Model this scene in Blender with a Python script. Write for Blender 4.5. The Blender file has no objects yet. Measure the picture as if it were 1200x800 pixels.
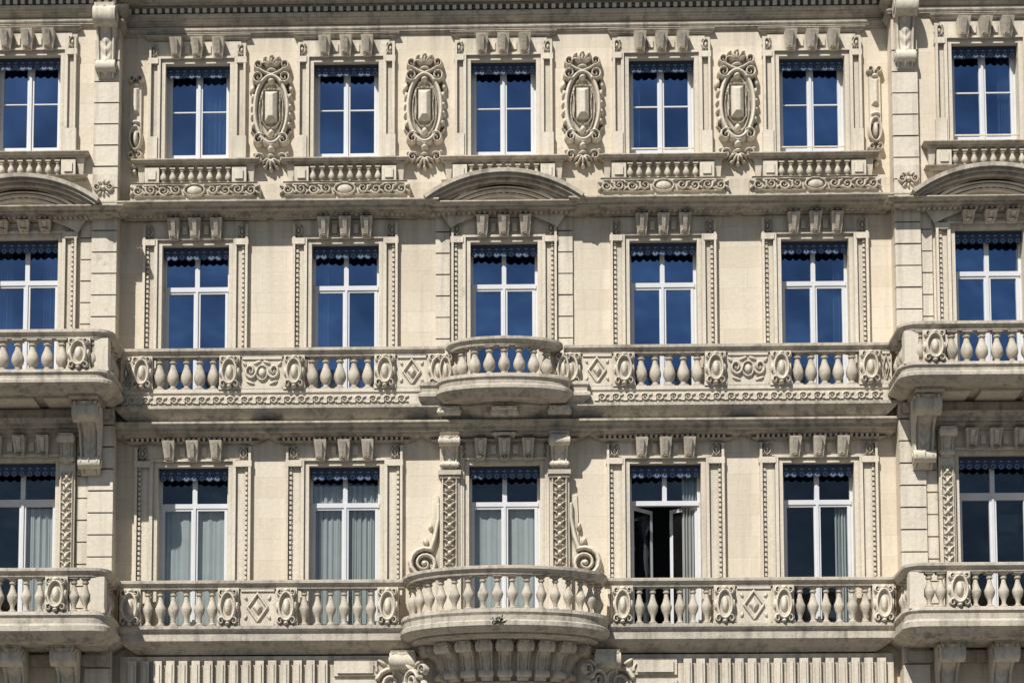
import bpy, math, random
import numpy as np
random.seed(7)
pi=math.pi
U=1/60.0
PITCH=math.radians(5.4); CAMD=40.0; CAMZ=1.7
# survey of facade levels (theodolite readings -> height in metres at projection q from the main wall)
def H(y,q=0.0):
    t=(966.8-y)/2464.0
    return CAMZ+(CAMD-q)*math.tan(PITCH+math.atan(t))

# ------------------------------------------------------------------ materials
def newmat(name):
    m=bpy.data.materials.new(name); m.use_nodes=True
    nt=m.node_tree; b=nt.nodes["Principled BSDF"]
    return m,nt,b
def N(nt,t,**k):
    n=nt.nodes.new(t)
    for a,v in k.items(): setattr(n,a,v)
    return n
def ramp(nt,src,p0,p1,c0=(0,0,0,1),c1=(1,1,1,1)):
    r=N(nt,'ShaderNodeValToRGB'); r.color_ramp.elements[0].position=p0; r.color_ramp.elements[1].position=p1
    r.color_ramp.elements[0].color=c0; r.color_ramp.elements[1].color=c1
    nt.links.new(src,r.inputs[0]); return r.outputs[0]
def mix(nt,fac,a,b,mode='MIX'):
    n=N(nt,'ShaderNodeMixRGB',blend_type=mode)
    for i,v in ((0,fac),(1,a),(2,b)):
        if isinstance(v,(int,float)): n.inputs[i].default_value=v
        elif isinstance(v,tuple): n.inputs[i].default_value=(v[0],v[1],v[2],1)
        else: nt.links.new(v,n.inputs[i])
    return n.outputs[0]
def math_(nt,op,a,b,clamp=False):
    n=N(nt,'ShaderNodeMath',operation=op,use_clamp=clamp)
    for i,v in ((0,a),(1,b)):
        if isinstance(v,(int,float)): n.inputs[i].default_value=v
        else: nt.links.new(v,n.inputs[i])
    return n.outputs[0]
def noise(nt,vec,scale,detail=6,rough=.6,sc=None):
    n=N(nt,'ShaderNodeTexNoise'); n.inputs['Scale'].default_value=scale; n.inputs['Detail'].default_value=detail; n.inputs['Roughness'].default_value=rough
    if sc:
        mp=N(nt,'ShaderNodeMapping'); mp.inputs['Scale'].default_value=sc; nt.links.new(vec,mp.inputs['Vector']); vec=mp.outputs[0]
    nt.links.new(vec,n.inputs['Vector']); return n.outputs['Fac']
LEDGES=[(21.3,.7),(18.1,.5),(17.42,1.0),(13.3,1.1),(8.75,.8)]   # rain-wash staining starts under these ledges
def stone(name,base,base2,dark,streak=.5,patch=(.55,.8),joints=False,ao=.8,bump=.35,wash=.8,fine=.3):
    m,nt,b=newmat(name); L=nt.links
    geo=N(nt,'ShaderNodeNewGeometry'); P=geo.outputs['Position']
    n1=noise(nt,P,.7,3); n2=noise(nt,P,14,3,.7); st=noise(nt,P,1.0,3,.65,(6,6,.4)); pt=noise(nt,P,2.1,5,.78)
    sx=N(nt,'ShaderNodeSeparateXYZ'); L.new(P,sx.inputs[0])
    col=mix(nt,ramp(nt,n1,.3,.7),base,base2)
    col=mix(nt,ramp(nt,n2,.4,.78,(0,0,0,1),(fine,fine,fine,1)),col,tuple(c*.58 for c in base2))
    s=ramp(nt,st,.5,.75,(0,0,0,1),(streak,streak,streak,1)); col=mix(nt,s,col,dark)
    p=ramp(nt,pt,patch[0],patch[1],(0,0,0,1),(.8,.8,.8,1)); col=mix(nt,p,col,dark)
    tot=None
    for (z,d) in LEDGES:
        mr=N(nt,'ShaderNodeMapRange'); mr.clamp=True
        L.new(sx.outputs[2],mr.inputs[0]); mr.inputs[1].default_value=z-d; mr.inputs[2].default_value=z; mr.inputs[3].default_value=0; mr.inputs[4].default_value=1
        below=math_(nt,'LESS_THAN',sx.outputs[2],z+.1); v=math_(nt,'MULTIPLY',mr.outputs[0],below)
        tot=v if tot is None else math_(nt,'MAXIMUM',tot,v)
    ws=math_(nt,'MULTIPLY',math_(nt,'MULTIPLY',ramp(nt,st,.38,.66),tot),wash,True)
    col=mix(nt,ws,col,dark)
    if joints:
        cb=N(nt,'ShaderNodeCombineXYZ'); L.new(sx.outputs[0],cb.inputs[0]); L.new(sx.outputs[2],cb.inputs[1])
        br=N(nt,'ShaderNodeTexBrick'); L.new(cb.outputs[0],br.inputs['Vector'])
        br.inputs['Scale'].default_value=1; br.inputs['Brick Width'].default_value=.95; br.inputs['Row Height'].default_value=.41
        br.inputs['Mortar Size'].default_value=.005; br.inputs['Mortar Smooth'].default_value=.3
        br.inputs['Color1'].default_value=(1,1,1,1); br.inputs['Color2'].default_value=(.90,.885,.86,1); br.inputs['Mortar'].default_value=(.80,.77,.72,1)
        col=mix(nt,.9,col,br.outputs['Color'],'MULTIPLY')
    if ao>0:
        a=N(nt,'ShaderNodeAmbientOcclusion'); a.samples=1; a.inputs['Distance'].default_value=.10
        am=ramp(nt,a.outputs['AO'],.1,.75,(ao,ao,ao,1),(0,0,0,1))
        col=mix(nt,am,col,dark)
    L.new(col,b.inputs['Base Color']); b.inputs['Roughness'].default_value=.9
    b.inputs['Specular IOR Level'].default_value=.15
    bp=N(nt,'ShaderNodeBump'); bp.inputs['Strength'].default_value=bump; bp.inputs['Distance'].default_value=.02
    L.new(n2,bp.inputs['Height']); L.new(bp.outputs[0],b.inputs['Normal'])
    return m
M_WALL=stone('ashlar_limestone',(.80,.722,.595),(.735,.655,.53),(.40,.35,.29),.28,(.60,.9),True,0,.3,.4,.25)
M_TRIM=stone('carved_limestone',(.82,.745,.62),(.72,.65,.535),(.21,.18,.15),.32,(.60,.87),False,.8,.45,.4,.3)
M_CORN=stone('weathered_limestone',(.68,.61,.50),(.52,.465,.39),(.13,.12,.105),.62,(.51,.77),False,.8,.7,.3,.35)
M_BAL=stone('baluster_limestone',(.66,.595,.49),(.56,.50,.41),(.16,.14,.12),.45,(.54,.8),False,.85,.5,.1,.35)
def plain(name,col,rough=.5,var=.15,scale=6,metal=0,spec=.5):
    m,nt,b=newmat(name); geo=N(nt,'ShaderNodeNewGeometry')
    n=noise(nt,geo.outputs['Position'],scale,4)
    c=mix(nt,n,tuple(v*(1-var) for v in col),tuple(min(1,v*(1+var)) for v in col))
    nt.links.new(c,b.inputs['Base Color']); b.inputs['Roughness'].default_value=rough; b.inputs['Metallic'].default_value=metal
    b.inputs['Specular IOR Level'].default_value=spec
    return m
M_WHITE=plain('white_paint',(.68,.69,.71),.45,.08)
M_BLUE=plain('blue_lambrequin_paint',(.022,.045,.10),.5,.3,9)
M_PALE=plain('pale_blue_paint',(.17,.24,.35),.5,.3,20)
M_CURT=plain('curtain_fabric',(.42,.43,.42),.9,.15,3)
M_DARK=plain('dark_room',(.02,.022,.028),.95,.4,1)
def glass(name,tint,refl,fac,lo):
    m,nt,b=newmat(name); nt.nodes.remove(b); out=nt.nodes['Material Output']
    tr=N(nt,'ShaderNodeBsdfTransparent'); tr.inputs[0].default_value=(*tint,1)
    gl=N(nt,'ShaderNodeBsdfGlossy'); gl.inputs['Roughness'].default_value=.02
    geo=N(nt,'ShaderNodeNewGeometry'); P=geo.outputs['Position']; n=noise(nt,P,1.3,2,.4)
    big=noise(nt,P,.7,2,.5)
    nt.links.new(mix(nt,ramp(nt,big,.35,.65),tuple(c*lo for c in refl),refl),gl.inputs[0])
    bp=N(nt,'ShaderNodeBump'); bp.inputs['Strength'].default_value=.7; bp.inputs['Distance'].default_value=.07
    nt.links.new(n,bp.inputs['Height']); nt.links.new(bp.outputs[0],gl.inputs['Normal'])
    mx=N(nt,'ShaderNodeMixShader'); mx.inputs[0].default_value=fac; nt.links.new(tr.outputs[0],mx.inputs[1]); nt.links.new(gl.outputs[0],mx.inputs[2])
    nt.links.new(mx.outputs[0],out.inputs[0]); return m
M_GLASS=glass('window_glass',(.45,.60,.80),(.45,.66,1.0),.56,.6)
M_GLASS2=glass('clear_window_glass',(.86,.91,.91),(.7,.78,.85),.12,.7)

# ------------------------------------------------------------------ mesh batches
root=bpy.data.objects.new('stone_apartment_building',None); bpy.context.scene.collection.objects.link(root)
class MB:
    def __init__(s): s.v=[];s.f=[];s.m=[]
    def add(s,v,f,mat=0):
        o=len(s.v); s.v.extend([tuple(map(float,p)) for p in v]); s.f.extend([tuple(i+o for i in q) for q in f]); s.m.extend([mat]*len(f))
    def obj(s,name,mats,bevel=0,smooth=False,parent=root,segs=1):
        me=bpy.data.meshes.new(name); me.from_pydata(s.v,[],s.f); 
        for m in mats: me.materials.append(m)
        me.polygons.foreach_set('material_index',s.m)
        if smooth:
            me.polygons.foreach_set('use_smooth',[True]*len(me.polygons))
            me.set_sharp_from_angle(angle=math.radians(smooth if smooth is not True else 40))
        me.update()
        o=bpy.data.objects.new(name,me); bpy.context.scene.collection.objects.link(o); o.parent=parent
        if bevel:
            b=o.modifiers.new('edge','BEVEL'); b.width=bevel; b.segments=segs; b.limit_method='ANGLE'; b.angle_limit=math.radians(50)
        return o
BF=[(0,1,5,4),(1,2,6,5),(2,3,7,6),(3,0,4,7),(4,5,6,7),(3,2,1,0)]
def hexa(mb,lo,hi,mat=0): mb.add(lo+hi,BF,mat)
def J(): return random.uniform(-.0025,.0025)
def box(mb,x0,x1,q0,q1,z0,z1,mat=0,j=True):
    if j: x0+=J();x1+=J();q1+=J();z0+=J();z1+=J()
    hexa(mb,[(x0,-q1,z0),(x1,-q1,z0),(x1,-q0,z0),(x0,-q0,z0)],[(x0,-q1,z1),(x1,-q1,z1),(x1,-q0,z1),(x0,-q0,z1)],mat)
def key(mb,cx,z0,z1,wb,wt,q0,qb,qt):
    a,b=wb/2+J(),wt/2+J()
    hexa(mb,[(cx-a,-qb,z0),(cx+a,-qb,z0),(cx+a,-q0,z0),(cx-a,-q0,z0)],[(cx-b,-qt,z1),(cx+b,-qt,z1),(cx+b,-q0,z1),(cx-b,-q0,z1)])
def offs(path):
    n=len(path); out=[]
    nr=[]
    for i in range(n-1):
        dx=path[i+1][0]-path[i][0]; dy=path[i+1][1]-path[i][1]; l=math.hypot(dx,dy); nr.append((dy/l,-dx/l))
    for i in range(n):
        a=nr[max(0,i-1)]; b=nr[min(n-2,i)]; d=1+a[0]*b[0]+a[1]*b[1]; d=max(d,.3)
        out.append(((a[0]+b[0])/d,(a[1]+b[1])/d))
    return out
def sweep(mb,path,prof,solid=False,mat=0):
    m=offs(path); n=len(path); k=len(prof); v=[]
    jj=random.uniform(0,.002)
    for (o,z) in prof:
        for i,(x,y) in enumerate(path): v.append((x+m[i][0]*(o+jj),y+m[i][1]*(o+jj),z))
    f=[]
    for a in range(k if not solid else k-1):
        b=(a+1)%k
        for i in range(n-1): f.append((b*n+i,b*n+i+1,a*n+i+1,a*n+i))
    if solid:
        f.append(tuple(range(n))); f.append(tuple(reversed(range((k-1)*n,k*n))))
    else:
        f.append(tuple(a*n for a in range(k))); f.append(tuple(a*n+n-1 for a in reversed(range(k))))
    mb.add(v,f,mat)
def straight(x0,x1,q,q0=0): return [(x0,-q0+.04),(x0,-q),(x1,-q),(x1,-q0+.04)]
CORN=[(1,1),(1,.86),(.93,.83),(.9,.74),(.78,.66),(.72,.62),(.72,.42),(.5,.4),(.46,.28),(.3,.18),(.2,.12),(.18,0)]
def prof(zb,zt,p,pb=0,T=CORN): return [(pb+(p-pb)*a,zb+(zt-zb)*b) for a,b in T]
def cornice(mb,x0,x1,q0,p,zb,zt): sweep(mb,straight(x0,x1,q0,q0),prof(zb,zt,p),True)
def lathe(mb,cx,cy,z0,h,R,pr,seg=12):
    v=[];f=[]
    for r,z in pr:
        for s in range(seg):
            a=2*pi*s/seg; v.append((cx+R*r*math.cos(a),cy+R*r*math.sin(a),z0+h*z))
    for k in range(len(pr)-1):
        for s in range(seg):
            t=(s+1)%seg; f.append((k*seg+s,k*seg+t,(k+1)*seg+t,(k+1)*seg+s))
    mb.add(v,f)
BAL=[(.7,.05),(.7,.09),(.48,.11),(.42,.15),(.62,.2),(.93,.30),(1,.38),(.94,.47),(.72,.58),(.5,.68),(.42,.76),(.42,.8),(.62,.82),(.64,.86),(.46,.88),(.5,.91),(.72,.94),(.72,.97)]
BAL2=[(.7,.05),(.7,.09),(.42,.12),(.38,.2),(.55,.28),(.86,.37),(1,.46),(.98,.5),(.66,.6),(.42,.72),(.36,.8),(.58,.83),(.6,.87),(.42,.89),(.7,.94),(.7,.97)]
def rotbox(mb,cx,cy,ang,w,d,z0,z1,mat=0):
    c,s=math.cos(ang),math.sin(ang); P=[]
    for (a,b) in ((-w/2,-d/2),(w/2,-d/2),(w/2,d/2),(-w/2,d/2)): P.append((cx+a*c-b*s,cy+a*s+b*c))
    hexa(mb,[(x,y,z0) for x,y in P],[(x,y,z1) for x,y in P],mat)
def baluster(mb,cx,cy,z0,h,R,ang=0,pr=BAL):
    R*=random.uniform(.96,1.04)
    lathe(mb,cx,cy,z0,h,R,pr); rotbox(mb,cx,cy,ang,R*1.55,R*1.55,z0-.01,z0+h*.055); rotbox(mb,cx,cy,ang,R*1.6,R*1.6,z0+h*.955,z0+h+.01)

# ------------------------------------------------------------------ carved reliefs (height field sculpting)
def spiral(cx,cz,r,turns,a0,d=1):
    n=int(turns*14); return [(cx+r*(1-t/n)**.85*math.cos(a0+d*2*pi*turns*t/n),cz+r*(1-t/n)**.85*math.sin(a0+d*2*pi*turns*t/n)) for t in range(n)]
def relief(w,h,res,items,mirror=True):
    nx=int(w/res)|1; nz=int(h/res)|1
    xs=np.linspace(-w/2,w/2,nx); zs=np.linspace(-h/2,h/2,nz)
    X,Z=np.meshgrid(xs,zs); XX=np.abs(X) if mirror else X
    Hh=np.full(X.shape,-.012)
    for it in items:
        k=it[0]
        if k=='s':
            _,pts,r0,r1,hs=it; n=len(pts)
            for i in range(n-1):
                ax,az=pts[i];bx,bz=pts[i+1]; dx,dz=bx-ax,bz-az; l2=dx*dx+dz*dz+1e-9
                t=np.clip(((XX-ax)*dx+(Z-az)*dz)/l2,0,1); d=np.hypot(XX-ax-t*dx,Z-az-t*dz)
                r=r0+(r1-r0)*(i+t)/n
                Hh=np.maximum(Hh,np.where(d<r,hs*np.sqrt(np.clip(1-(d/r)**2,0,1))*(.6+.4*r/max(r0,r1)),-1))
        elif k=='e':
            _,cx,cz,a,b,ang,hs=it; c,s=math.cos(ang),math.sin(ang)
            u=((XX-cx)*c+(Z-cz)*s)/a; v=(-(XX-cx)*s+(Z-cz)*c)/b; d=u*u+v*v
            Hh=np.maximum(Hh,np.where(d<1,hs*np.sqrt(np.clip(1-d,0,1)),-1))
        elif k=='p':
            _,cx,cz,a,b,hs,n=it; d=(np.abs((XX-cx)/a)**n+np.abs((Z-cz)/b)**n)
            Hh=np.maximum(Hh,np.where(d<1,hs*np.clip((1-d)*8,0,1),-1))
        elif k=='r':
            _,cx,cz,a,b,h0,h1=it; m=np.minimum(1-np.abs((XX-cx)/a),(1-np.abs((Z-cz)/b))*b/a)
            Hh=np.maximum(Hh,np.where(m>0,h0+(h1-h0)*np.clip(m*1.5,0,1),-1))
        elif k=='d':
            _,cx,cz,a,b,hs=it; m=1-np.abs((XX-cx)/a)-np.abs((Z-cz)/b)
            Hh=np.maximum(Hh,np.where(m>0,hs*np.clip(m*2,0,1),-1))
    Hh=np.maximum(Hh,-.012)
    keep=np.maximum.reduce([Hh[:-1,:-1],Hh[1:,:-1],Hh[:-1,1:],Hh[1:,1:]])>0.002
    idx=np.full(X.shape,-1); vs=[];fs=[]
    def g(i,j):
        if idx[i,j]<0: idx[i,j]=len(vs); vs.append((X[i,j],-Hh[i,j],Z[i,j]))
        return idx[i,j]
    for i,j in zip(*np.nonzero(keep)): fs.append((g(i,j),g(i,j+1),g(i+1,j+1),g(i+1,j)))
    return np.array(vs),[tuple(int(q) for q in f) for f in fs]
def put(mb,R,x,q,z,sx=1,sz=1,sy=1,ang=0,rz=0):
    v,f=R; v=v*np.array([sx,sy,sz])
    if rz: c,s=math.cos(rz),math.sin(rz); v=np.stack([v[:,0]*c-v[:,2]*s,v[:,1],v[:,0]*s+v[:,2]*c],1)
    c,s=math.cos(ang),math.sin(ang)
    w=np.stack([v[:,0]*c-v[:,1]*s+x,v[:,0]*s+v[:,1]*c-q,v[:,2]+z],1)
    ff=f if sx>0 else [t[::-1] for t in f]
    mb.add(w.tolist(),ff)
def ell(cx,cz,a,b,a0=-pi/2,a1=pi/2,n=28): return [(cx+a*math.cos(a0+(a1-a0)*i/n),cz+b*math.sin(a0+(a1-a0)*i/n)) for i in range(n+1)]
# large medallion, about 0.95 x 2.5 m
it=[('p',0,.03,.31,.66,.045,2.4),('s',ell(0,.03,.345,.70),.055,.055,.13),('s',ell(0,.03,.25,.58),.022,.022,.085),
 ('r',0,.08,.135,.32,.10,.17),('s',[(0,.47),(.17,.44),(.19,.3),(.17,.08),(.19,-.2),(.1,-.33),(0,-.36)],.02,.02,.10),
 ('s',spiral(.27,.70,.13,1.6,-2.2,1),.04,.02,.15),('s',spiral(.25,-.60,.12,1.5,2.2,-1),.038,.02,.14),
 ('e',.385,.30,.05,.09,0,.11),('e',.395,.10,.045,.07,0,.11),('e',.395,-.08,.045,.07,0,.11),('e',.37,-.28,.05,.08,0,.11),
 ('e',.40,.48,.06,.1,.3,.09),('e',0,-.46,.07,.1,0,.14),('s',[(0,-.72),(.14,-.66),(.2,-.5)],.04,.03,.12),
 ('e',0,-.78,.08,.07,0,.13),('e',0,.62,.09,.07,0,.15),('s',[(0,.75),(.13,.8),(.25,.88)],.05,.03,.13),
 ('e',0,1.14,.055,.055,0,.13),('e',0,.86,.12,.05,0,.13),
 ('s',spiral(.27,.98,.10,1.5,-1.8,1),.035,.018,.12),('e',.14,1.13,.05,.05,0,.1),
 ('s',[(.36,.62),(.43,.5),(.40,.36)],.02,.015,.06),('s',[(.33,-.5),(.42,-.38),(.40,-.2)],.02,.015,.06)]
for a in (pi/2,pi/2-.5,pi/2-1.0): it.append(('e',.12*math.cos(a),.93+.1*math.sin(a),.12,.035,a,.14))
for a in (-pi/2,-pi/2+.55,-pi/2+1.1): it.append(('e',.11*math.cos(a),-.98+.11*math.sin(a),.12,.038,a,.13))
it+=[('s',spiral(.25,-.98,.10,1.5,2.4,-1),.035,.018,.11),('e',0,-1.19,.05,.05,0,.1),('e',0,-.93,.09,.05,0,.13),('e',.33,-.86,.06,.035,.6,.07),('e',.13,-1.14,.05,.035,-.8,.08)]
R_MED=relief(1.0,2.52,.0125,it)
it=[('p',0,.35,.12,.55,.05,6),('r',0,.5,.07,.28,.06,.11),('s',ell(0,-.3,.11,.25),.03,.03,.10),('e',0,-.3,.06,.18,0,.1),('s',spiral(.07,.98,.07,1.3,-1.6,1),.03,.015,.11),
 ('s',spiral(.07,-.68,.07,1.3,1.6,-1),.03,.015,.11),('e',0,-.9,.1,.08,0,.11),('e',0,-1.03,.06,.06,0,.1),('e',0,.03,.1,.06,0,.12),('e',0,-.05,.06,.05,0,.1),('e',0,.85,.08,.06,0,.1)]
R_STRIP=relief(.32,2.2,.0125,it)
it=[('p',0,0,.17,.27,.03,3),('s',ell(0,0,.15,.235),.032,.032,.085),('e',0,0,.085,.15,0,.085),('s',spiral(.13,.24,.065,1.4,-2.4,1),.026,.014,.08),('s',spiral(.13,-.24,.065,1.4,2.4,-1),.026,.014,.08),
 ('e',0,.27,.07,.05,0,.09),('e',0,-.28,.06,.04,0,.09),('e',.19,0,.03,.09,0,.06)]
R_PIER=relief(.46,.68,.0115,it)
it=[('e',0,0,.16,.10,0,.08),('s',ell(0,0,.2,.12),.022,.022,.07)]
for i in range(4):
    x=.36+i*.25
    it+=[('s',spiral(x,.01*(-1)**i,.10,1.5,(pi if i%2 else 0)+.4,1 if i%2 else -1),.028,.014,.08),('e',x+.12,.05*(-1)**i,.07,.025,.7*(-1)**i,.07),('e',x+.11,-.06*(-1)**i,.07,.022,-.5*(-1)**i,.065)]
it+=[('s',[(.2,-.1),(.5,-.115),(.8,-.1),(1.18,-.115)],.016,.012,.05),('s',[(.2,.11),(.6,.12),(.9,.1),(1.15,.12)],.016,.01,.05)]
R_GAR=relief(2.55,.28,.0125,it)
it=[('e',0,0,.08,.08,0,.07),('s',ell(0,0,.12,.12),.02,.02,.05),('s',spiral(.25,.03,.13,1.6,pi,1),.03,.015,.07),('e',.25,-.16,.1,.03,.3,.05),('e',.1,.17,.09,.03,-.3,.05),('e',.38,.15,.06,.03,.8,.05)]
R_SCR=relief(.86,.46,.0125,it)
it=[('s',[(0,.2),(.25,0),(0,-.2)],.025,.025,.05),('d',0,0,.14,.11,.07),('e',.3,.14,.05,.03,.6,.04),('e',.3,-.14,.05,.03,-.6,.04)]
R_DIA=relief(.72,.48,.0125,it)
it=[('s',spiral(0,0,.085,1.5,2.6,-1),.024,.012,.045),('s',[(-.14,-.07),(-.07,-.06),(-.075,.03)],.02,.02,.045),('e',.1,.05,.05,.018,.4,.04),('e',.1,-.05,.04,.018,-.4,.04)]
R_RUN=relief(.28,.22,.0125,it,False)
it=[('s',[(.115,-1),(.115,1)],.016,.016,.045)]
for i in range(11):
    z=-.92+i*.184
    it+=[('e',0,z,.04,.05,0,.075),('e',.055,z+.06,.055,.022,.8,.06),('e',.05,z-.045,.045,.02,-.6,.05)]
R_PIL=relief(.28,2.02,.0125,it)
it=[('s',spiral(0,0,.30,2.2,2.0,-1),.06,.025,.14),('s',[(-.12,.27),(-.2,.5),(-.27,.85),(-.27,1.15)],.06,.04,.13),('e',0,0,.07,.07,0,.15),('e',-.03,.42,.1,.05,1.2,.1),('e',-.12,.72,.08,.04,1.3,.1)]
R_VOL=relief(.8,2.5,.0125,it,False)
it=[('e',0,0,.06,.06,0,.08),('s',spiral(.17,.02,.10,1.5,pi,1),.028,.014,.07),('e',.1,.13,.07,.03,.8,.06),('e',.1,-.13,.07,.03,-.8,.06),('e',0,.15,.03,.06,0,.06),('e',0,-.15,.03,.06,0,.06)]
R_ROS=relief(.6,.42,.0125,it)
it=[('s',spiral(-.12,-.05,.30,1.9,.3,1),.07,.03,.16),('s',spiral(.33,.22,.15,1.5,3.4,-1),.045,.02,.13),('e',.1,.38,.16,.06,.6,.12),('e',-.3,.36,.16,.06,-.7,.12),('e',.35,-.15,.15,.06,-.9,.12),('e',.22,-.38,.15,.055,-.3,.1),('e',-.42,.05,.09,.05,1.3,.1),('e',-.35,-.35,.13,.05,.7,.1)]
R_ACA=relief(1.1,1.0,.014,it,False)

def console(mb,cx,w,zt,zb,qb,qt,q0,ang=0,rib=.03,leaf=5):
    """S-scroll bracket with a leaf-carved front; q along outward direction"""
    ns=54; nxx=18; c,s=math.cos(ang),math.sin(ang); v=[];f=[]; n=nxx+1
    h=zt-zb
    for i in range(ns+1):
        t=i/ns; z=zt-h*t
        base=qb+(qt-qb)*(1-t)**1.6
        bul=.12*(qt-qb)*math.exp(-((t-.16)/.10)**2)-.12*(qt-qb)*math.exp(-((t-.42)/.12)**2)+.24*(qt-qb)*math.exp(-((t-.84)/.09)**2)
        taper=1-.22*t
        for j in range(n):
            x=-.5+j/nxx; ax=abs(x)
            if ax>.47: r=0
            elif ax>.36: r=1.0
            elif ax>.31: r=0
            else: r=(.35+.65*abs(math.sin(pi*(leaf*t+ax*2.2))))*(1-.6*(ax/.31)**2)+.5*math.exp(-(ax/.05)**2)
            if t<.05 or t>.97: r=min(r,.2)
            q=base+bul+rib*r
            X=cx[0]+x*w*taper*c+q*s; Y=cx[1]+x*w*taper*s-q*c; v.append((X,Y,z))
        for x in (.5,-.5):
            q=q0-.03; X=cx[0]+x*w*taper*c+q*s; Y=cx[1]+x*w*taper*s-q*c; v.append((X,Y,z))
    k=n+2
    for i in range(ns):
        for j in range(k):
            j2=(j+1)%k; f.append((i*k+j,(i+1)*k+j,(i+1)*k+j2,i*k+j2))
    f.append(tuple(range(k))); f.append(tuple(ns*k+j for j in reversed(range(k))))
    mb.add(v,f)
    for (tz,rr) in ((.17,.15*h),(.84,.09*h)):
        z=zt-h*tz; q=qb+(qt-qb)*(1-tz)**1.6-rr*.35+(.1 if tz<.5 else .2)*(qt-qb); ww=w*(1-.22*tz)/2+.025
        for rad,ex in ((rr,0),(rr*.5,.02)):
            vv=[];ff=[];sg=16
            for side in (-1,1):
                for a in range(sg):
                    A=2*pi*a/sg; qq=q+rad*math.cos(A); X=cx[0]+side*(ww+ex)*c+qq*s; Y=cx[1]+side*(ww+ex)*s-qq*c; vv.append((X,Y,z+rad*math.sin(A)))
            for a in range(sg): b=(a+1)%sg; ff.append((a,b,sg+b,sg+a))
            ff.append(tuple(range(sg))); ff.append(tuple(reversed(range(sg,2*sg)))); mb.add(vv,ff)
def arcband(mb,cx,zc,r0,r1,a0,a1,q0,q1,n=28):
    v=[];f=[]
    for i in range(n+1):
        a=a0+(a1-a0)*i/n
        for r,q in ((r0,q1),(r1,q1),(r1,q0),(r0,q0)): v.append((cx+r*math.cos(a),-q,zc+r*math.sin(a)))
    for i in range(n):
        for k in range(4): l=(k+1)%4; f.append((i*4+k,(i+1)*4+k,(i+1)*4+l,i*4+l))
    f.append((0,1,2,3)); f.append(tuple(n*4+k for k in (3,2,1,0))); mb.add(v,f)

wall=MB(); trim=MB(); corn=MB(); bead=MB(); balm=MB(); orn=MB(); cons=MB()
WQ=.45; XW=7.55; XE=12.2
BX=[-9.34,-6.06,-3.11,0,3.11,6.06,9.34]
bq=lambda x: WQ if abs(x)>8 else 0.0
ZL0=9.28; ZL1=H(545); ZM0=13.72; ZM1=H(285); ZT0=H(182); ZT1=H(72)
RL=10.15; RM=14.70
opL,opM,opT=.69,.66,.645
def wall_grid(mb,x0,x1,z0,z1,y,ops,depth=.55):
    ops=[o for o in ops if o[0]>=x0 and o[1]<=x1]
    xs=sorted({x0,x1,*[o[0] for o in ops],*[o[1] for o in ops]}); zs=sorted({z0,z1,*[o[2] for o in ops],*[o[3] for o in ops]})
    v=[(x,y,z) for z in zs for x in xs]; f=[]; n=len(xs)
    for i in range(len(zs)-1):
        for j in range(n-1):
            cx=(xs[j]+xs[j+1])/2; cz=(zs[i]+zs[i+1])/2
            if any(o[0]<cx<o[1] and o[2]<cz<o[3] for o in ops): continue
            f.append((i*n+j,i*n+j+1,(i+1)*n+j+1,(i+1)*n+j))
    mb.add(v,f)
    for a,b,c,d in ops:
        e=y+depth; mb.add([(a,y,c),(b,y,c),(b,y,d),(a,y,d),(a,e,c),(b,e,c),(b,e,d),(a,e,d)],[(0,1,5,4),(1,2,6,5),(2,3,7,6),(3,0,4,7)])
ops=[]
for x in BX:
    ops+=[(x-opL,x+opL,ZL0,ZL1),(x-opM,x+opM,ZM0,ZM1),(x-opT,x+opT,ZT0,ZT1),(x-.8,x+.8,.25,4.0),(x-.65,x+.65,4.9,7.2)]
ZTOP=22.2
wall_grid(wall,-XW,XW,0,ZTOP,0,ops)
for s in (-1,1):
    a,b=sorted((s*XW,s*XE)); wall_grid(wall,a,b,0,ZTOP,-WQ,ops)
    wall.add([(s*XW,-WQ,0),(s*XW,0,0),(s*XW,0,ZTOP),(s*XW,-WQ,ZTOP)],[(0,1,2,3)])
    wall.add([(s*XE,-WQ,0),(s*XE,12,0),(s*XE,12,ZTOP),(s*XE,-WQ,ZTOP)],[(0,1,2,3)])
wall.add([(-XE,12,0),(XE,12,0),(XE,12,ZTOP),(-XE,12,ZTOP)],[(0,1,2,3)])
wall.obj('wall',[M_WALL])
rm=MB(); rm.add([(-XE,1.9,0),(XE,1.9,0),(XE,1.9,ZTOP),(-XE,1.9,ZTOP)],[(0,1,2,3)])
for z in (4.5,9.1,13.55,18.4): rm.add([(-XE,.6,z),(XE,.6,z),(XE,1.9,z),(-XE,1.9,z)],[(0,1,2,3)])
rm.obj('interior_rooms',[M_DARK])

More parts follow.
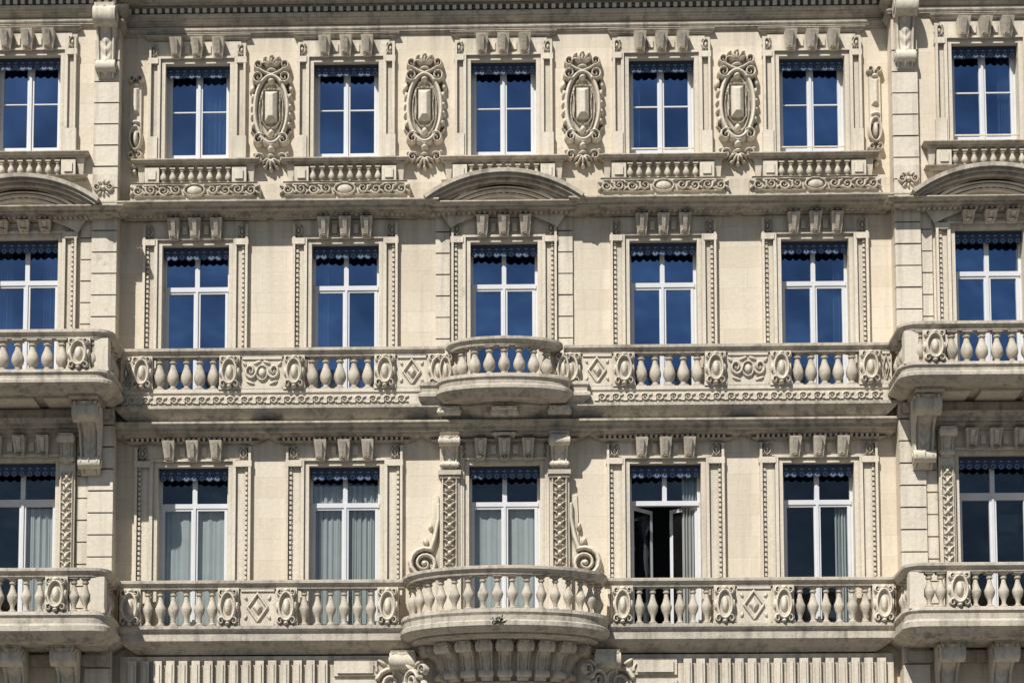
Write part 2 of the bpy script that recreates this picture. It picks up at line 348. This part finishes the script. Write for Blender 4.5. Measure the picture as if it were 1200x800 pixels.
# ------------------------------------------------------------------ windows
def window(cx,hw,z0,z1,q0,trans=None,bar=None,gl=1,curt=None,opened=False,val=.26):
    W=MB(); y=-q0+.24
    def fb(xa,xb,za,zb,d=0,t=.07): box(W,xa,xb,-(y+t),-(y-d),za,zb,0)
    fb(cx-hw,cx-hw+.055,z0,z1); fb(cx+hw-.055,cx+hw,z0,z1); fb(cx-hw,cx+hw,z1-.06,z1); fb(cx-hw,cx+hw,z0,z0+.06)
    zt=trans if trans else z1-.05
    lights=[]
    if trans:
        fb(cx-hw+.03,cx+hw-.03,trans-.04,trans+.05,.03); lights+=[(cx-hw+.05,cx-.03,trans+.04,z1-.05),(cx+.03,cx+hw-.05,trans+.04,z1-.05)]
        fb(cx-.045,cx+.045,trans,z1-.03,.015)
    lo=[(cx-hw+.05,cx-.01,z0+.05,zt-.03),(cx+.01,cx+hw-.05,z0+.05,zt-.03)]
    if not opened:
        for (a,b,c,d) in lo:
            st=.055
            fb(a,a+st,c,d,.012,.05); fb(b-st,b,c,d,.012,.05); fb(a,b,c,c+.11,.01,.05); fb(a,b,d-st,d,.01,.05)
            if bar: fb(a+st,b-st,bar-.012,bar+.012,.006,.03)
        fb(cx-.024,cx+.024,z0+.06,zt-.03,.04)
        lights+=lo
    else:
        for s,(a,b,c,d) in zip((-1,1),lo):   # sashes swung inwards
            hx=a if s<0 else b; wd=(b-a); an=math.radians(46 if s<0 else 36)
            def pt(u,v): return (hx+(-s)*u*math.cos(an), y+.03+u*math.sin(an)+v)
            def sb(u0,u1,za,zb):
                p0=pt(u0,0);p1=pt(u1,0); t=.045
                hexa(W,[(p0[0],p0[1],za),(p1[0],p1[1],za),(p1[0],p1[1]+t,za),(p0[0],p0[1]+t,za)],[(p0[0],p0[1],zb),(p1[0],p1[1],zb),(p1[0],p1[1]+t,zb),(p0[0],p0[1]+t,zb)],0)
            sb(0,.07,c,d); sb(wd-.07,wd,c,d); sb(.07,wd-.07,c,c+.1); sb(.07,wd-.07,d-.07,d)
            p0=pt(.05,.02);p1=pt(wd-.05,.02); W.add([(p0[0],p0[1],c),(p1[0],p1[1],c),(p1[0],p1[1],d),(p0[0],p0[1],d)],[(0,1,2,3)],gl)
    for (a,b,c,d) in lights:
        r=[random.uniform(-.006,.006) for _ in range(3)]
        W.add([(a,y+.03+r[0],c),(b,y+.03+r[1],c),(b,y+.03+r[2]+.002,d),(a,y+.03+r[0]+r[2]-r[1]+.002,d)],[(0,1,2,3)],gl)
    if curt:
        for (xa,xb,za,zb,amp) in curt:
            n=40; v=[];f=[]; ph=random.uniform(0,6)
            for i in range(n+1):
                x=xa+(xb-xa)*i/n; yy=y+.12+amp*math.sin(i*.9+ph)+amp*.6*math.sin(i*2.1+ph*2)
                v+=[(x,yy,za),(x,yy+random.uniform(-.004,.004),zb)]
            for i in range(n): f.append((2*i,2*i+2,2*i+3,2*i+1))
            W.add(v,f,3)
    W.obj('casement_window',[M_WHITE,M_GLASS,M_GLASS2,M_CURT],0)
    if val:
        V=MB(); yv=-q0+.10; n=9; w=2*hw-.02; m=n*8
        v=[];f=[]
        for i in range(m+1):
            x=cx-hw+.01+w*i/m; zb=z1-val+.045*(1-math.sin(pi*((i/8.0)%1.0)))
            v+=[(x,yv,z1-.002),(x,yv+.0,zb)]
        for i in range(m): f.append((2*i+1,2*i+3,2*i+2,2*i))
        V.add(v,f,0)
        box(V,cx-hw+.01,cx+hw-.01,q0-.16,q0-.085,z1-.05,z1-.004,0)
        for k in range(n):
            xc=cx-hw+.01+w*(k+.5)/n; zc=z1-val*.74; r=w/n*.30
            vv=[];ff=[];sg=12
            for a in range(sg):
                A=2*pi*a/sg
                for rr in (r,r*.62): vv.append((xc+rr*math.cos(A),yv-.004,zc+rr*math.sin(A)))
            for a in range(sg): b=(a+1)%sg; ff.append((2*a,2*b,2*b+1,2*a+1))
            V.add(vv,ff,1)
            V.add([(xc-r*.9,yv-.004,z1-val*.36),(xc,yv-.004,z1-val*.44),(xc+r*.9,yv-.004,z1-val*.36),(xc,yv-.004,z1-val*.28)],[(0,1,2,3)],1)
        V.obj('lambrequin',[M_BLUE,M_PALE])
TL=H(588); TM=H(332); BT=H(122)
for i,x in enumerate(BX):
    q=bq(x)
    full=[(x-opL,x+opL,ZL0,TL-.02,.012)]
    cl={0:[(x-.1,x+opL,ZL0,TL-.1,.02)],1:full,2:[(x-opL,x-.02,ZL0,ZL1-.3,.015),(x+.02,x+opL,ZL0,ZL1-.3,.025)],3:full,4:[(x+.35,x+opL,ZL0,ZL1-.1,.03)],5:[(x+.36,x+opL,ZL0,TL,.03)],6:None}[i]
    window(x,opL,ZL0,ZL1,q,TL,None,2,cl,opened=(i==4))
    cm={2:[(x-opM,x-.35,ZM0,ZM1,.03)],5:[(x+.4,x+opM,ZM0,ZM1,.03)],0:[(x-opM,x-.3,ZM0,ZM1,.03),(x+.3,x+opM,ZM0,ZM1,.03)]}.get(i)
    window(x,opM,ZM0,ZM1,q,TM,None,1,cm)
    ct={1:[(x+.1,x+opT,ZT0,ZT1,.03)],4:[(x-opT,x-.4,ZT0,ZT1,.03)],6:[(x+.3,x+opT,ZT0,ZT1,.03)]}.get(i)
    window(x,opT,ZT0,ZT1,q,None,BT,1,ct,val=.24)
    window(x,.8,.25,4.0,q,3.2,None,2,None,val=0)
    window(x,.65,4.9,7.2,q,6.5,None,2,None,val=0)
    if i>=4:
        box(trim,x-opT,x+opT,q-.06,q-.03,ZT0+.10,ZT0+.125)

# ------------------------------------------------------------------ surrounds
def uframe(mb,cx,hi,ho,z0,zi,zo,q0,p):
    box(mb,cx-ho,cx-hi,q0-.02,q0+p,z0,zo); box(mb,cx+hi,cx+ho,q0-.02,q0+p,z0,zo); box(mb,cx-hi,cx+hi,q0-.02,q0+p-.002,zi,zo)
def surround(cx,hw,ho,z0,z1,zf,q0,beads=True,kd=.42):
    uframe(trim,cx,hw-.001,hw+.09,z0,z1,z1+.09,q0,.05)
    uframe(trim,cx,hw+.09,hw+.15,z0,z1+.09,z1+.13,q0,.10)
    for s in (-1,1):
        a=cx+s*(hw+.15); b=cx+s*ho
        x0,x1=min(a,b),max(a,b)
        box(trim,x0,x1,q0-.02,q0+.03,z0,zf)
        e=cx+s*(ho-.045); box(trim,min(e,b),max(e,b),q0,q0+.12,z0+.1,zf-.1)
        if beads:
            z=z0+.5; xb=cx+s*(ho-.088)
            while z<z1-.05:
                box(bead,xb-.022,xb+.022,q0,q0+.075,z,z+.06); z+=.098
        box(trim,x0-.02,x1+.02,q0,q0+.13,z0,z0+.45)
        box(trim,x0-.015,x1+.015,q0,q0+.12,z1-.02,z1+.1)
        put(orn,R_PIER,(x0+x1)/2,q0+.03,(z1+zf)/2+.02,.42,.40,.9)
    box(trim,cx-ho+.1,cx+ho-.1,q0-.02,q0+.045,z1+.13,zf)
    for d in (-kd,0,kd):
        key(trim,cx+d,z1+.08,zf-.015,.17,.24,q0,q0+.14,q0+.30)
        key(trim,cx+d,z1+.14,zf-.06,.06,.09,q0,q0+.185,q0+.335)
        put(orn,R_ROS,cx+d,q0+.19,z1+.11,.28,.24,.7)
    for d in (-.21,.21): box(trim,cx+d-.05,cx+d+.05,q0,q0+.075,z1+.2,zf-.1)
for i,x in enumerate(BX):
    q=bq(x)
    zf=H(46); surround(x,opT,.96,ZT0-.05,ZT1,zf,q,False)
    cornice(corn,x-.92,x+.92,q,.13,zf,zf+.11)
    zs=H(193,.2+q*0)
    cornice(corn,x-.98,x+.98,q,.28,zs,zs+.16)
    zb=zs-.31
    for s in (-1,1):
        box(trim,x+s*.86-.14,x+s*.86+.14,q-.02,q+.2,zb,zs+.005); box(trim,x+s*.86-.08,x+s*.86+.08,q,q+.23,zb+.07,zs-.06)
        key(trim,x+s*1.08,zb-.05,zs+.1,.08,.16,q,q+.06,q+.16)
    for k in range(8): baluster(balm,x-.64+k*1.28/7,-q-.14,zb,zs-zb,.066)
    cornice(corn,x-.98,x+.98,q,.24,zb-.05,zb)
    zc0,zc1=H(247,.3+q),H(231,.55+q)
    if q==0 and x!=0:
        cornice(corn,x-1.29,x+1.29,0,.56,zc0-.05,zc1)
        box(trim,x-1.27,x+1.27,-.02,.27,zc1-.02,zb-.05); put(orn,R_GAR,x,.27,(zc1+zb)/2+.05,1,1.0,1.15)
        box(corn,x-1.3,x+1.3,0,.34,zc1-.01,zc1+.06)
        k=-1.2
        while k<1.2: box(bead,x+k,x+k+.05,0,.22,zc0-.02,zc0+.045); k+=.1
    else:
        cornice(corn,x-1.5,x+1.5,q,.5,zc0-.05,zc1-.04)
        c=1.5; r=.50; R=(c*c+r*r)/(2*r); zc=zc1-.04+r-R; a=math.asin(c/R)
        arcband(corn,x,zc,R+.02,R+.10,pi/2-a,pi/2+a,q-.02,q+.62); arcband(corn,x,zc,R-.04,R+.022,pi/2-a*.99,pi/2+a*.99,q-.02,q+.56)
        arcband(corn,x,zc,R-.10,R-.038,pi/2-a*.97,pi/2+a*.97,q-.02,q+.48)
        arcband(corn,x,zc,R-.17,R-.098,pi/2-a*.93,pi/2+a*.93,q-.02,q+.36)
        arcband(trim,x,zc,R-.6,R-.168,pi/2-a*.9,pi/2+a*.9,q-.02,q+.16)
        r2=.3;c2=1.0; R2=(c2*c2+r2*r2)/(2*r2); z2=zc1+.03+r2-R2; a2=math.asin(c2/R2)
        for e,pq in ((0,.36),(.07,.31),(.14,.26)): arcband(trim,x,z2,R2-.05-e,R2-e,pi/2-a2,pi/2+a2,q,q+pq)
        for k in range(19):
            aa=pi/2+a*.8*(k/9-1); xx=x+(R-.24)*math.cos(aa); zz=zc+(R-.24)*math.sin(aa); box(bead,xx-.028,xx+.028,q,q+.26,zz-.03,zz+.03)
        k=-1.4
        while k<1.4: box(bead,x+k,x+k+.05,q,q+.24,zc0-.03,zc0+.04); k+=.1
    zf=zc0-.06
    surround(x,opM,1.03,ZM0,ZM1,zf,q)
    zf=H(512,.3)
    if q==0:
        surround(x,opL,1.13 if x else .86,ZL0,ZL1,zf,0,x!=0,.46)
        hw=1.38 if x else 1.52
        cornice(corn,x-hw+.25,x+hw-.25,0,.16,zf-.06,zf)
        cornice(corn,x-hw+.1,x+hw-.1,0,.5,zf,H(492,.45))
        if x:
            k=-1.2
            while k<1.2: box(bead,x+k,x+k+.05,0,.19,zf-.0,zf+.06); k+=.1
    else:
        surround(x,opL,.9,ZL0,ZL1,zf,q,False,.46)
        cornice(corn,x-1.2,x+1.2,q,.4,zf,H(492,.45))
        for s in (-1,1):
            xx=x+s*.93; box(trim,xx-.15,xx+.15,q-.02,q+.14,ZL0,zf); put(orn,R_PIL,xx,q+.14,11.2,.95,1.05); console(cons,(xx,0),.28,zf,zf-.55,q+.16,q+.36,q)
zf=H(512,.3)
for s in (-1,1):
    xx=s*1.06
    box(trim,xx-.19,xx+.19,-.02,.15,ZL0,zf); box(trim,xx-.22,xx+.22,0,.2,ZL0,10.4)
    put(orn,R_PIL,xx,.155,11.28,1.15,.98,1.4)
    console(cons,(xx,0),.36,zf,zf-.62,.18,.48,0)
    box(corn,xx-.22,xx+.22,0,.26,zf-.72,zf-.63); box(corn,xx-.2,xx+.2,0,.22,zf-.78,zf-.72)
    put(orn,R_VOL,s*1.55,.01,10.55,1 if s>0 else -1,1,1.3)
    key(trim,s*1.34,ZL0,11.9,.3,.12,0,.05,.04)
    z=ZM0
    while z<17.2: box(trim,s*1.2-.14,s*1.2+.14,-.02,.06,z+.012,z+.415); z+=.43
for s in (-1,1):
    for (xa,xb) in ((7.53,8.02),(10.75,12.22)):
        z=.3
        while z<20.9:
            x0,x1=sorted((s*xa,s*xb)); box(trim,x0,x1,WQ-.05,WQ+.1,z+.014,z+.416,0); z+=.43
    z=9.2
    while z<17.3:
        x0,x1=sorted((s*8.0,s*8.24)); box(trim,x0,x1,WQ-.05,WQ+.05,z+.014,z+.416,0); z+=.43
    console(cons,(s*7.78,0),.40,H(-4,.9),H(86,.6),WQ+.12,WQ+.42,WQ,0,.045,7)
    put(orn,R_STRIP,s*7.28,.01,H(143),1,.95,1.3)
    put(orn,R_ROS,s*7.8,WQ+.1,H(217,.5),.75,.85)
for x in (-4.585,-1.555,1.555,4.585): put(orn,R_MED,x,.005,H(131),.94,.98,1.55)

# ------------------------------------------------------------------ full-length bands
PW=[(-XE,-WQ),(-XW,-WQ),(-XW,0),(XW,0),(XW,-WQ),(XE,-WQ)]
def band(mb,z0,z1,p,shape=None):
    pr=[(a*p,z0+(z1-z0)*b) for a,b in (shape or CORN)]; pr=[(-.03,z1)]+pr+[(-.03,z0)]
    sweep(mb,PW,pr)
band(corn,H(43,.1)+.1,H(36,.1)+.1,.10)
band(corn,H(22,.2),H(15,.2)+.06,.18)
band(corn,H(3,.3),H(-8,.35),.30)
band(corn,H(-12,.4),H(-12,.4)+.45,.80)
k=-7.45
zd0,zd1=H(14,.2)+.06,H(4,.25)
while k<7.45: box(bead,k,k+.075,-.02,.2,zd0,zd1); k+=.15
for s in (-1,1):
    k=7.6
    while k<12: box(bead,min(s*k,s*(k+.075)),max(s*k,s*(k+.075)),WQ-.02,WQ+.2,zd0,zd1); k+=.15
band(corn,H(252,.05),H(246,.05),.05,[(1,1),(1,.5),(.6,.4),(.6,0)])
band(corn,H(33,.1),H(28,.1),.06,[(1,1),(1,0)])

# ------------------------------------------------------------------ balustrades
RAIL=[(.0,1),(.05,.92),(.05,.6),(.03,.5),(.0,.35),(-.02,.0)]
def rail(path,ztop,th,w):
    pr=[(o,ztop-th+th*z) for o,z in RAIL]+[(-w+.02-o-.0,ztop-th+th*z) for o,z in reversed(RAIL)]
    sweep(corn,path,pr)
def along(path,d0):
    acc=0
    for i in range(len(path)-1):
        a,b=path[i],path[i+1]; l=math.hypot(b[0]-a[0],b[1]-a[1])
        if acc+l>=d0 or i==len(path)-2:
            t=(d0-acc)/l; return a[0]+(b[0]-a[0])*t,a[1]+(b[1]-a[1])*t,math.atan2(b[1]-a[1],b[0]-a[0])
        acc+=l
def plen(path): return sum(math.hypot(path[i+1][0]-path[i][0],path[i+1][1]-path[i][1]) for i in range(len(path)-1))
def pier(x,y,ang,z0,z1,w,orns=True,d=.24):
    rotbox(trim,x,y,ang,w,d,z0,z1)
    rotbox(trim,x,y,ang,w+.03,d+.03,z0,z0+.07); 
    if orns:
        c,s=math.cos(ang),math.sin(ang); px,py=x+s*(d/2),y-c*(d/2)
        put(orn,R_PIER,px,-py,(z0+z1)/2,.95*w/.42,(z1-z0)/.66,1.4,ang=ang)
def run(z0,zt,piers,balspans,panels,qf,BR,nb,side,th=.15,prf=BAL):
    w=.24; yc=-(qf-w/2)
    z1=zt-th+.005
    for p in piers: pier(side*p,yc,0,z0,z1,.40)
    for a,b in balspans:
        for k in range(nb): baluster(balm,side*(a+(b-a)*(k+.5)/nb),yc,z0,z1-z0,BR,0,prf)
    for a,b,R in panels:
        x0,x1=sorted((side*a,side*b)); box(trim,x0,x1,qf-w+.05,qf-.05,z0,z1); 
        box(trim,x0+.04,x1-.04,qf-w+.08,qf-.02,z0+.02,z0+.07); box(trim,x0+.04,x1-.04,qf-w+.08,qf-.02,z1-.07,z1-.02)
        put(orn,R,(x0+x1)/2,qf-.05,(z0+z1)/2,(x1-x0)/.95,(z1-z0)/.56)
QF=.55
for s in (-1,1):
    P=[76*U,138*U,243*U,318*U,420*U]; h=.2
    run(13.88,RM,P,[(P[1]+h,P[2]-h),(P[3]+h,P[4]-h)],[(P[0]+h,P[1]-h,R_DIA),(P[2]+h,P[3]-h,R_SCR),(P[4]+h,7.42,R_DIA)],QF,.118,5,s)
    P=[134*U,250*U,317*U,430*U]
    run(9.25,RL,P,[(P[0]+h,P[1]-h),(P[2]+h,P[3]-h)],[(P[1]+h,P[2]-h,R_DIA),(P[3]+h,7.42,R_DIA)],QF,.105,6,s,prf=BAL2)
    x0,x1=sorted((s*1.15,s*7.42)); rail([(x0,-QF),(x1,-QF)],RM,.17,.24)
    x0,x1=sorted((s*1.9,s*7.42)); rail([(x0,-QF),(x1,-QF)],RL,.17,.24)
sweep(trim,[(-7.4,.04),(-7.4,-QF+.04),(7.4,-QF+.04),(7.4,.04)],[(0.03,13.89),(.03,13.82),(0,13.79),(0,13.56)],True)
sweep(corn,[(-7.4,.04),(-7.4,-.42),(7.4,-.42),(7.4,.04)],[(.13,13.57),(.13,13.51),(.08,13.47),(.02,13.42),(-.02,13.38),(-.1,13.32),(-.22,13.27)],True)
k=-7.2
while k<7.25:
    if abs(k)>1.75: put(orn,R_RUN,k,QF-.04,13.675,1,.95)
    k+=.275
sl=[(-7.4,.04),(-7.4,-QF),(7.4,-QF),(7.4,.04)]
sweep(corn,sl,[(.05,9.26),(.05,9.2),(.02,9.16),(-.02,9.12),(-.02,8.98),(-.08,8.93),(-.16,8.88),(-.22,8.84),(-.3,8.79),(-.34,8.77)],True)
def bow(a,q0,dp,n=36,e=.85): return [(-a*math.cos(pi*i/n),-(q0+dp*math.sin(pi*i/n)**e)) for i in range(n+1)]
def bowbal(a,q0,dp,z0,zt,BR,sp,prf,th=.17):
    p=bow(a,q0,dp,36,.8); rail(p,zt,th,.24)
    pc=bow(a-.12,q0-.12,dp,36,.8); L=plen(pc); n=int(L/sp)
    for k in range(n):
        x,y,an=along(pc,L*(k+.5)/n); baluster(balm,x,y,z0,zt-th-z0+.005,BR,an,prf)
def slabpath(a,q0,dp,n=36,e=.8):
    p=bow(a,q0,dp,n,e); return [(-a-.001,.04)]+p+[(a+.001,.04)]
bowbal(1.9,.5,1.25,9.32,RL,.105,.262,BAL2)
sweep(corn,slabpath(1.93,.5,1.25),[(.04,9.34),(.05,9.27),(.02,9.22),(.02,9.13),(.06,9.1),(.06,9.02),(.0,8.98),(-.04,8.95),(-.08,8.93)],True)
sweep(corn,slabpath(1.72,.4,1.1),[(.06,8.96),(.06,8.9),(.0,8.86)],True)
sweep(trim,slabpath(1.25,.2,.65),[(.0,8.9),(.02,8.7),(-.05,8.5),(-.15,8.3),(-.2,8.18),(-.14,8.15),(-.14,8.08),(-.25,7.98)],True)
pb=bow(1.25,.2,.65,36,.8); L=plen(pb)
for k in range(9):
    x,y,an=along(pb,L*(k+.5)/9); console(cons,(x,y),.27,8.88,8.16,-.08,.42,-.4,an,.03,3)
for s in (-1,1):
    console(cons,(s*1.95,0),.46,8.78,7.7,.1,.55,0)
    put(orn,R_ACA,s*2.28,.14,8.25,s*.95,.95,1.2); put(orn,R_ACA,s*1.66,.6,8.2,-s*.6,.75,1.0,ang=s*.7)
box(trim,-1.1,1.1,0,.5,7.3,8.0)
bowbal(1.08,.52,.62,13.95,RM,.118,.27,BAL)
for s in (-1,1): pier(s*1.13,-.47,0,13.85,RM-.16,.3,True)
pm=[(-1.58,.04),(-1.58,-.6)]+bow(1.25,.6,.55,30,.8)+[(1.58,-.6),(1.58,.04)]
sweep(corn,pm,[(.04,13.97),(.05,13.9),(.01,13.86),(.01,13.78),(.07,13.74),(.07,13.68),(.02,13.63),(-.04,13.58),(-.08,13.54)],True)
sweep(corn,slabpath(.85,.3,.4,24),[(0,13.56),(0,13.5),(-.06,13.46),(-.1,13.38),(-.2,13.3),(-.3,13.26)],True)
console(cons,(0,0),.5,13.45,12.98,.12,.75,0)
for s in (-1,1): console(cons,(s*1.06,0),.4,13.5,13.0,.2,.6,0)
def wing(s,z0,zt,pierx,BR,prf,slabprof,sp):
    QB=1.75; xi=7.40; r=.28
    pts=[(xi,.02),(xi,-(QB-r))]+[(xi+r-r*math.cos(t*pi/12),-(QB-r)-r*math.sin(t*pi/12)) for t in range(1,7)]
    pts+=[(12.3,-QB)]
    P=pts if s>0 else [(-x,y) for x,y in reversed(pts)]
    rail(P,zt,.17,.24)
    zz=zt-.165
    for k in range(3):
        y=-.75-k*.29; baluster(balm,s*(xi+.12),y,z0,zz-z0,BR,0,prf)
    pier(s*(xi+.17),-(QB-.17),0,z0,zz,.26,False,.26)
    last=xi+.30
    for px in pierx+[12.2]:
        L=px-.2-last; n=max(1,round(L/sp))
        for k in range(n): baluster(balm,s*(last+L*(k+.5)/n),-(QB-.12),z0,zz-z0,BR,0,prf)
        pier(s*px,-(QB-.12),0,z0,zz,.42); last=px+.2
    p2=pts+[(12.3,.02)]
    if s<0: p2=[(-x,y) for x,y in reversed(p2)]
    sweep(corn,p2,slabprof,True)
for s in (-1,1):
    wing(s,13.9,RM,[7.98,10.62],.118,BAL,[(.04,13.92),(.06,13.86),(.02,13.82),(.02,13.76),(.07,13.72),(.07,13.66),(0,13.62),(-.08,13.58),(-.12,13.55),(-.2,13.53)],.27)
    wing(s,9.3,RL,[8.33,10.27],.105,BAL2,[(.04,9.32),(.06,9.25),(.02,9.2),(.02,9.1),(.07,9.05),(.07,8.95),(0,8.9),(-.1,8.84),(-.15,8.8),(-.3,8.77)],.262)
    for x in (7.95,10.65):
        console(cons,(s*x,0),.46,13.52,12.2,WQ+.14,1.3,WQ,0,.06,7); box(corn,s*x-.27,s*x+.27,WQ,1.5,13.47,13.54)
    for x in (8.3,9.3,10.3):
        console(cons,(s*x,0),.44,8.78,7.6,WQ+.1,1.3,WQ,0,.05,6)
    for x in (8.35,9.3,10.2): box(trim,s*x-.38,s*x+.38,.75,1.35,13.48,13.56)
    x0,x1=sorted((s*7.6,s*12)); box(corn,x0,x1,WQ,WQ+.2,13.3,13.5); box(corn,x0,x1,WQ,WQ+.14,8.5,8.72)

# ------------------------------------------------------------------ fluted frieze below the main balcony
box(trim,-7.4,7.4,-.02,.2,7.3,8.74)
for s in (-1,1):
    k=3.4
    while k<7.2:
        x0,x1=sorted((s*k,s*(k+.16)))
        box(trim,x0,x1,.1,.30,7.75,8.64); box(bead,(x0+x1)/2-.035,(x0+x1)/2+.035,.2,.325,7.85,8.57); k+=.245
    for (za,zb) in ((8.34,8.66),(7.9,8.26)):
        for e,p in ((0,.25),(.07,.29),(.14,.26)): box(trim,min(s*(2.45+e),s*(3.28-e)),max(s*(2.45+e),s*(3.28-e)),.1,p,za+e*.7,zb-e*.7)

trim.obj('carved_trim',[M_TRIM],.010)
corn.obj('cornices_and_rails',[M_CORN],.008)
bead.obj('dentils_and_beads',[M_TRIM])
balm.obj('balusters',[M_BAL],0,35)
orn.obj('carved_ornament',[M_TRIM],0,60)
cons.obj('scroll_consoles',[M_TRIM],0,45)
rf=MB(); M_ROOF=plain('slate_roof',(.09,.095,.11),.6,.3,8)
rf.add([(-12.5,-.3,ZTOP-.05),(12.5,-.3,ZTOP-.05),(12.5,12,ZTOP-.05),(-12.5,12,ZTOP-.05),(-11.5,1.6,25),(11.5,1.6,25),(11.5,10.5,25),(-11.5,10.5,25)],BF); rf.obj('roof',[M_ROOF])
wd=MB(); M_LEAF=plain('leaf',(.06,.10,.025),.7,.3,20)
for k in range(90):
    a=random.uniform(0,2*pi); l=random.uniform(.04,.12); x=random.gauss(-.12,.06); y=-1.84+random.uniform(-.03,.02); z=9.08+random.uniform(-.07,.05)
    dx,dz=l*math.cos(a),abs(l*math.sin(a))*.8-.02; wd.add([(x,y,z),(x+dx*.5-.012,y-.02,z+dz*.6),(x+dx,y-.04,z+dz),(x+dx*.5+.014,y-.02,z+dz*.4)],[(0,1,2,3)])
wd.obj('weed_plant',[M_LEAF],0,False,None)

def sheet(name,x0,x1,y0,y1,z,mat,th=0):
    b=MB()
    if th: box(b,x0,x1,-y1,-y0,z-th,z,0,False)
    else: b.add([(x0,y0,z),(x1,y0,z),(x1,y1,z),(x0,y1,z)],[(0,1,2,3)])
    b.obj(name,[mat],0,False,None)
sheet('ground',-600,600,-600,600,-.012,plain('ground_gravel',(.12,.11,.10),.95,.2,.5))
sheet('road',-200,200,-16,-4.5,-.004,plain('asphalt',(.05,.05,.052),.9,.25,3))
sheet('pavement',-200,200,-4.5,.0,.12,plain('paving',(.20,.19,.175),.9,.15,2),.14)
sheet('pavement.001',-200,200,-60,-16,.12,plain('paving_plaza',(.12,.115,.11),.9,.15,2),.14)

# ------------------------------------------------------------------ light, sky, camera
Ld=np.array([-.52,-1.0,1.25]); Ld/=np.linalg.norm(Ld)
el=math.asin(Ld[2]); az=math.atan2(Ld[0],Ld[1])
w=bpy.data.worlds.new("World"); bpy.context.scene.world=w; w.use_nodes=True
nt=w.node_tree; sk=nt.nodes.new('ShaderNodeTexSky'); sk.sky_type='NISHITA'; sk.sun_disc=False; sk.sun_elevation=el; sk.sun_rotation=az; sk.dust_density=.4; sk.ozone_density=2.5
nt.links.new(sk.outputs[0],nt.nodes['Background'].inputs[0]); nt.nodes['Background'].inputs[1].default_value=.05
sl_=bpy.data.lights.new('sun','SUN'); sl_.energy=5.0; sl_.angle=math.radians(.5); sl_.color=(1,.96,.895)
so=bpy.data.objects.new('sun',sl_); bpy.context.scene.collection.objects.link(so)
from mathutils import Vector
so.rotation_euler=Vector(Ld.tolist()).to_track_quat('Z','Y').to_euler()
cam=bpy.data.cameras.new('camera'); co=bpy.data.objects.new('camera',cam); bpy.context.scene.collection.objects.link(co)
co.location=(0,-CAMD,CAMZ); co.rotation_euler=(pi/2+PITCH,0,math.radians(1.6))
cam.sensor_width=36; cam.lens=36*2464/1200; cam.shift_y=.4723; cam.shift_x=.0635; cam.clip_end=2000
bpy.context.scene.camera=co
bpy.context.scene.view_settings.view_transform='Standard'; bpy.context.scene.view_settings.look='None'; bpy.context.scene.view_settings.exposure=0
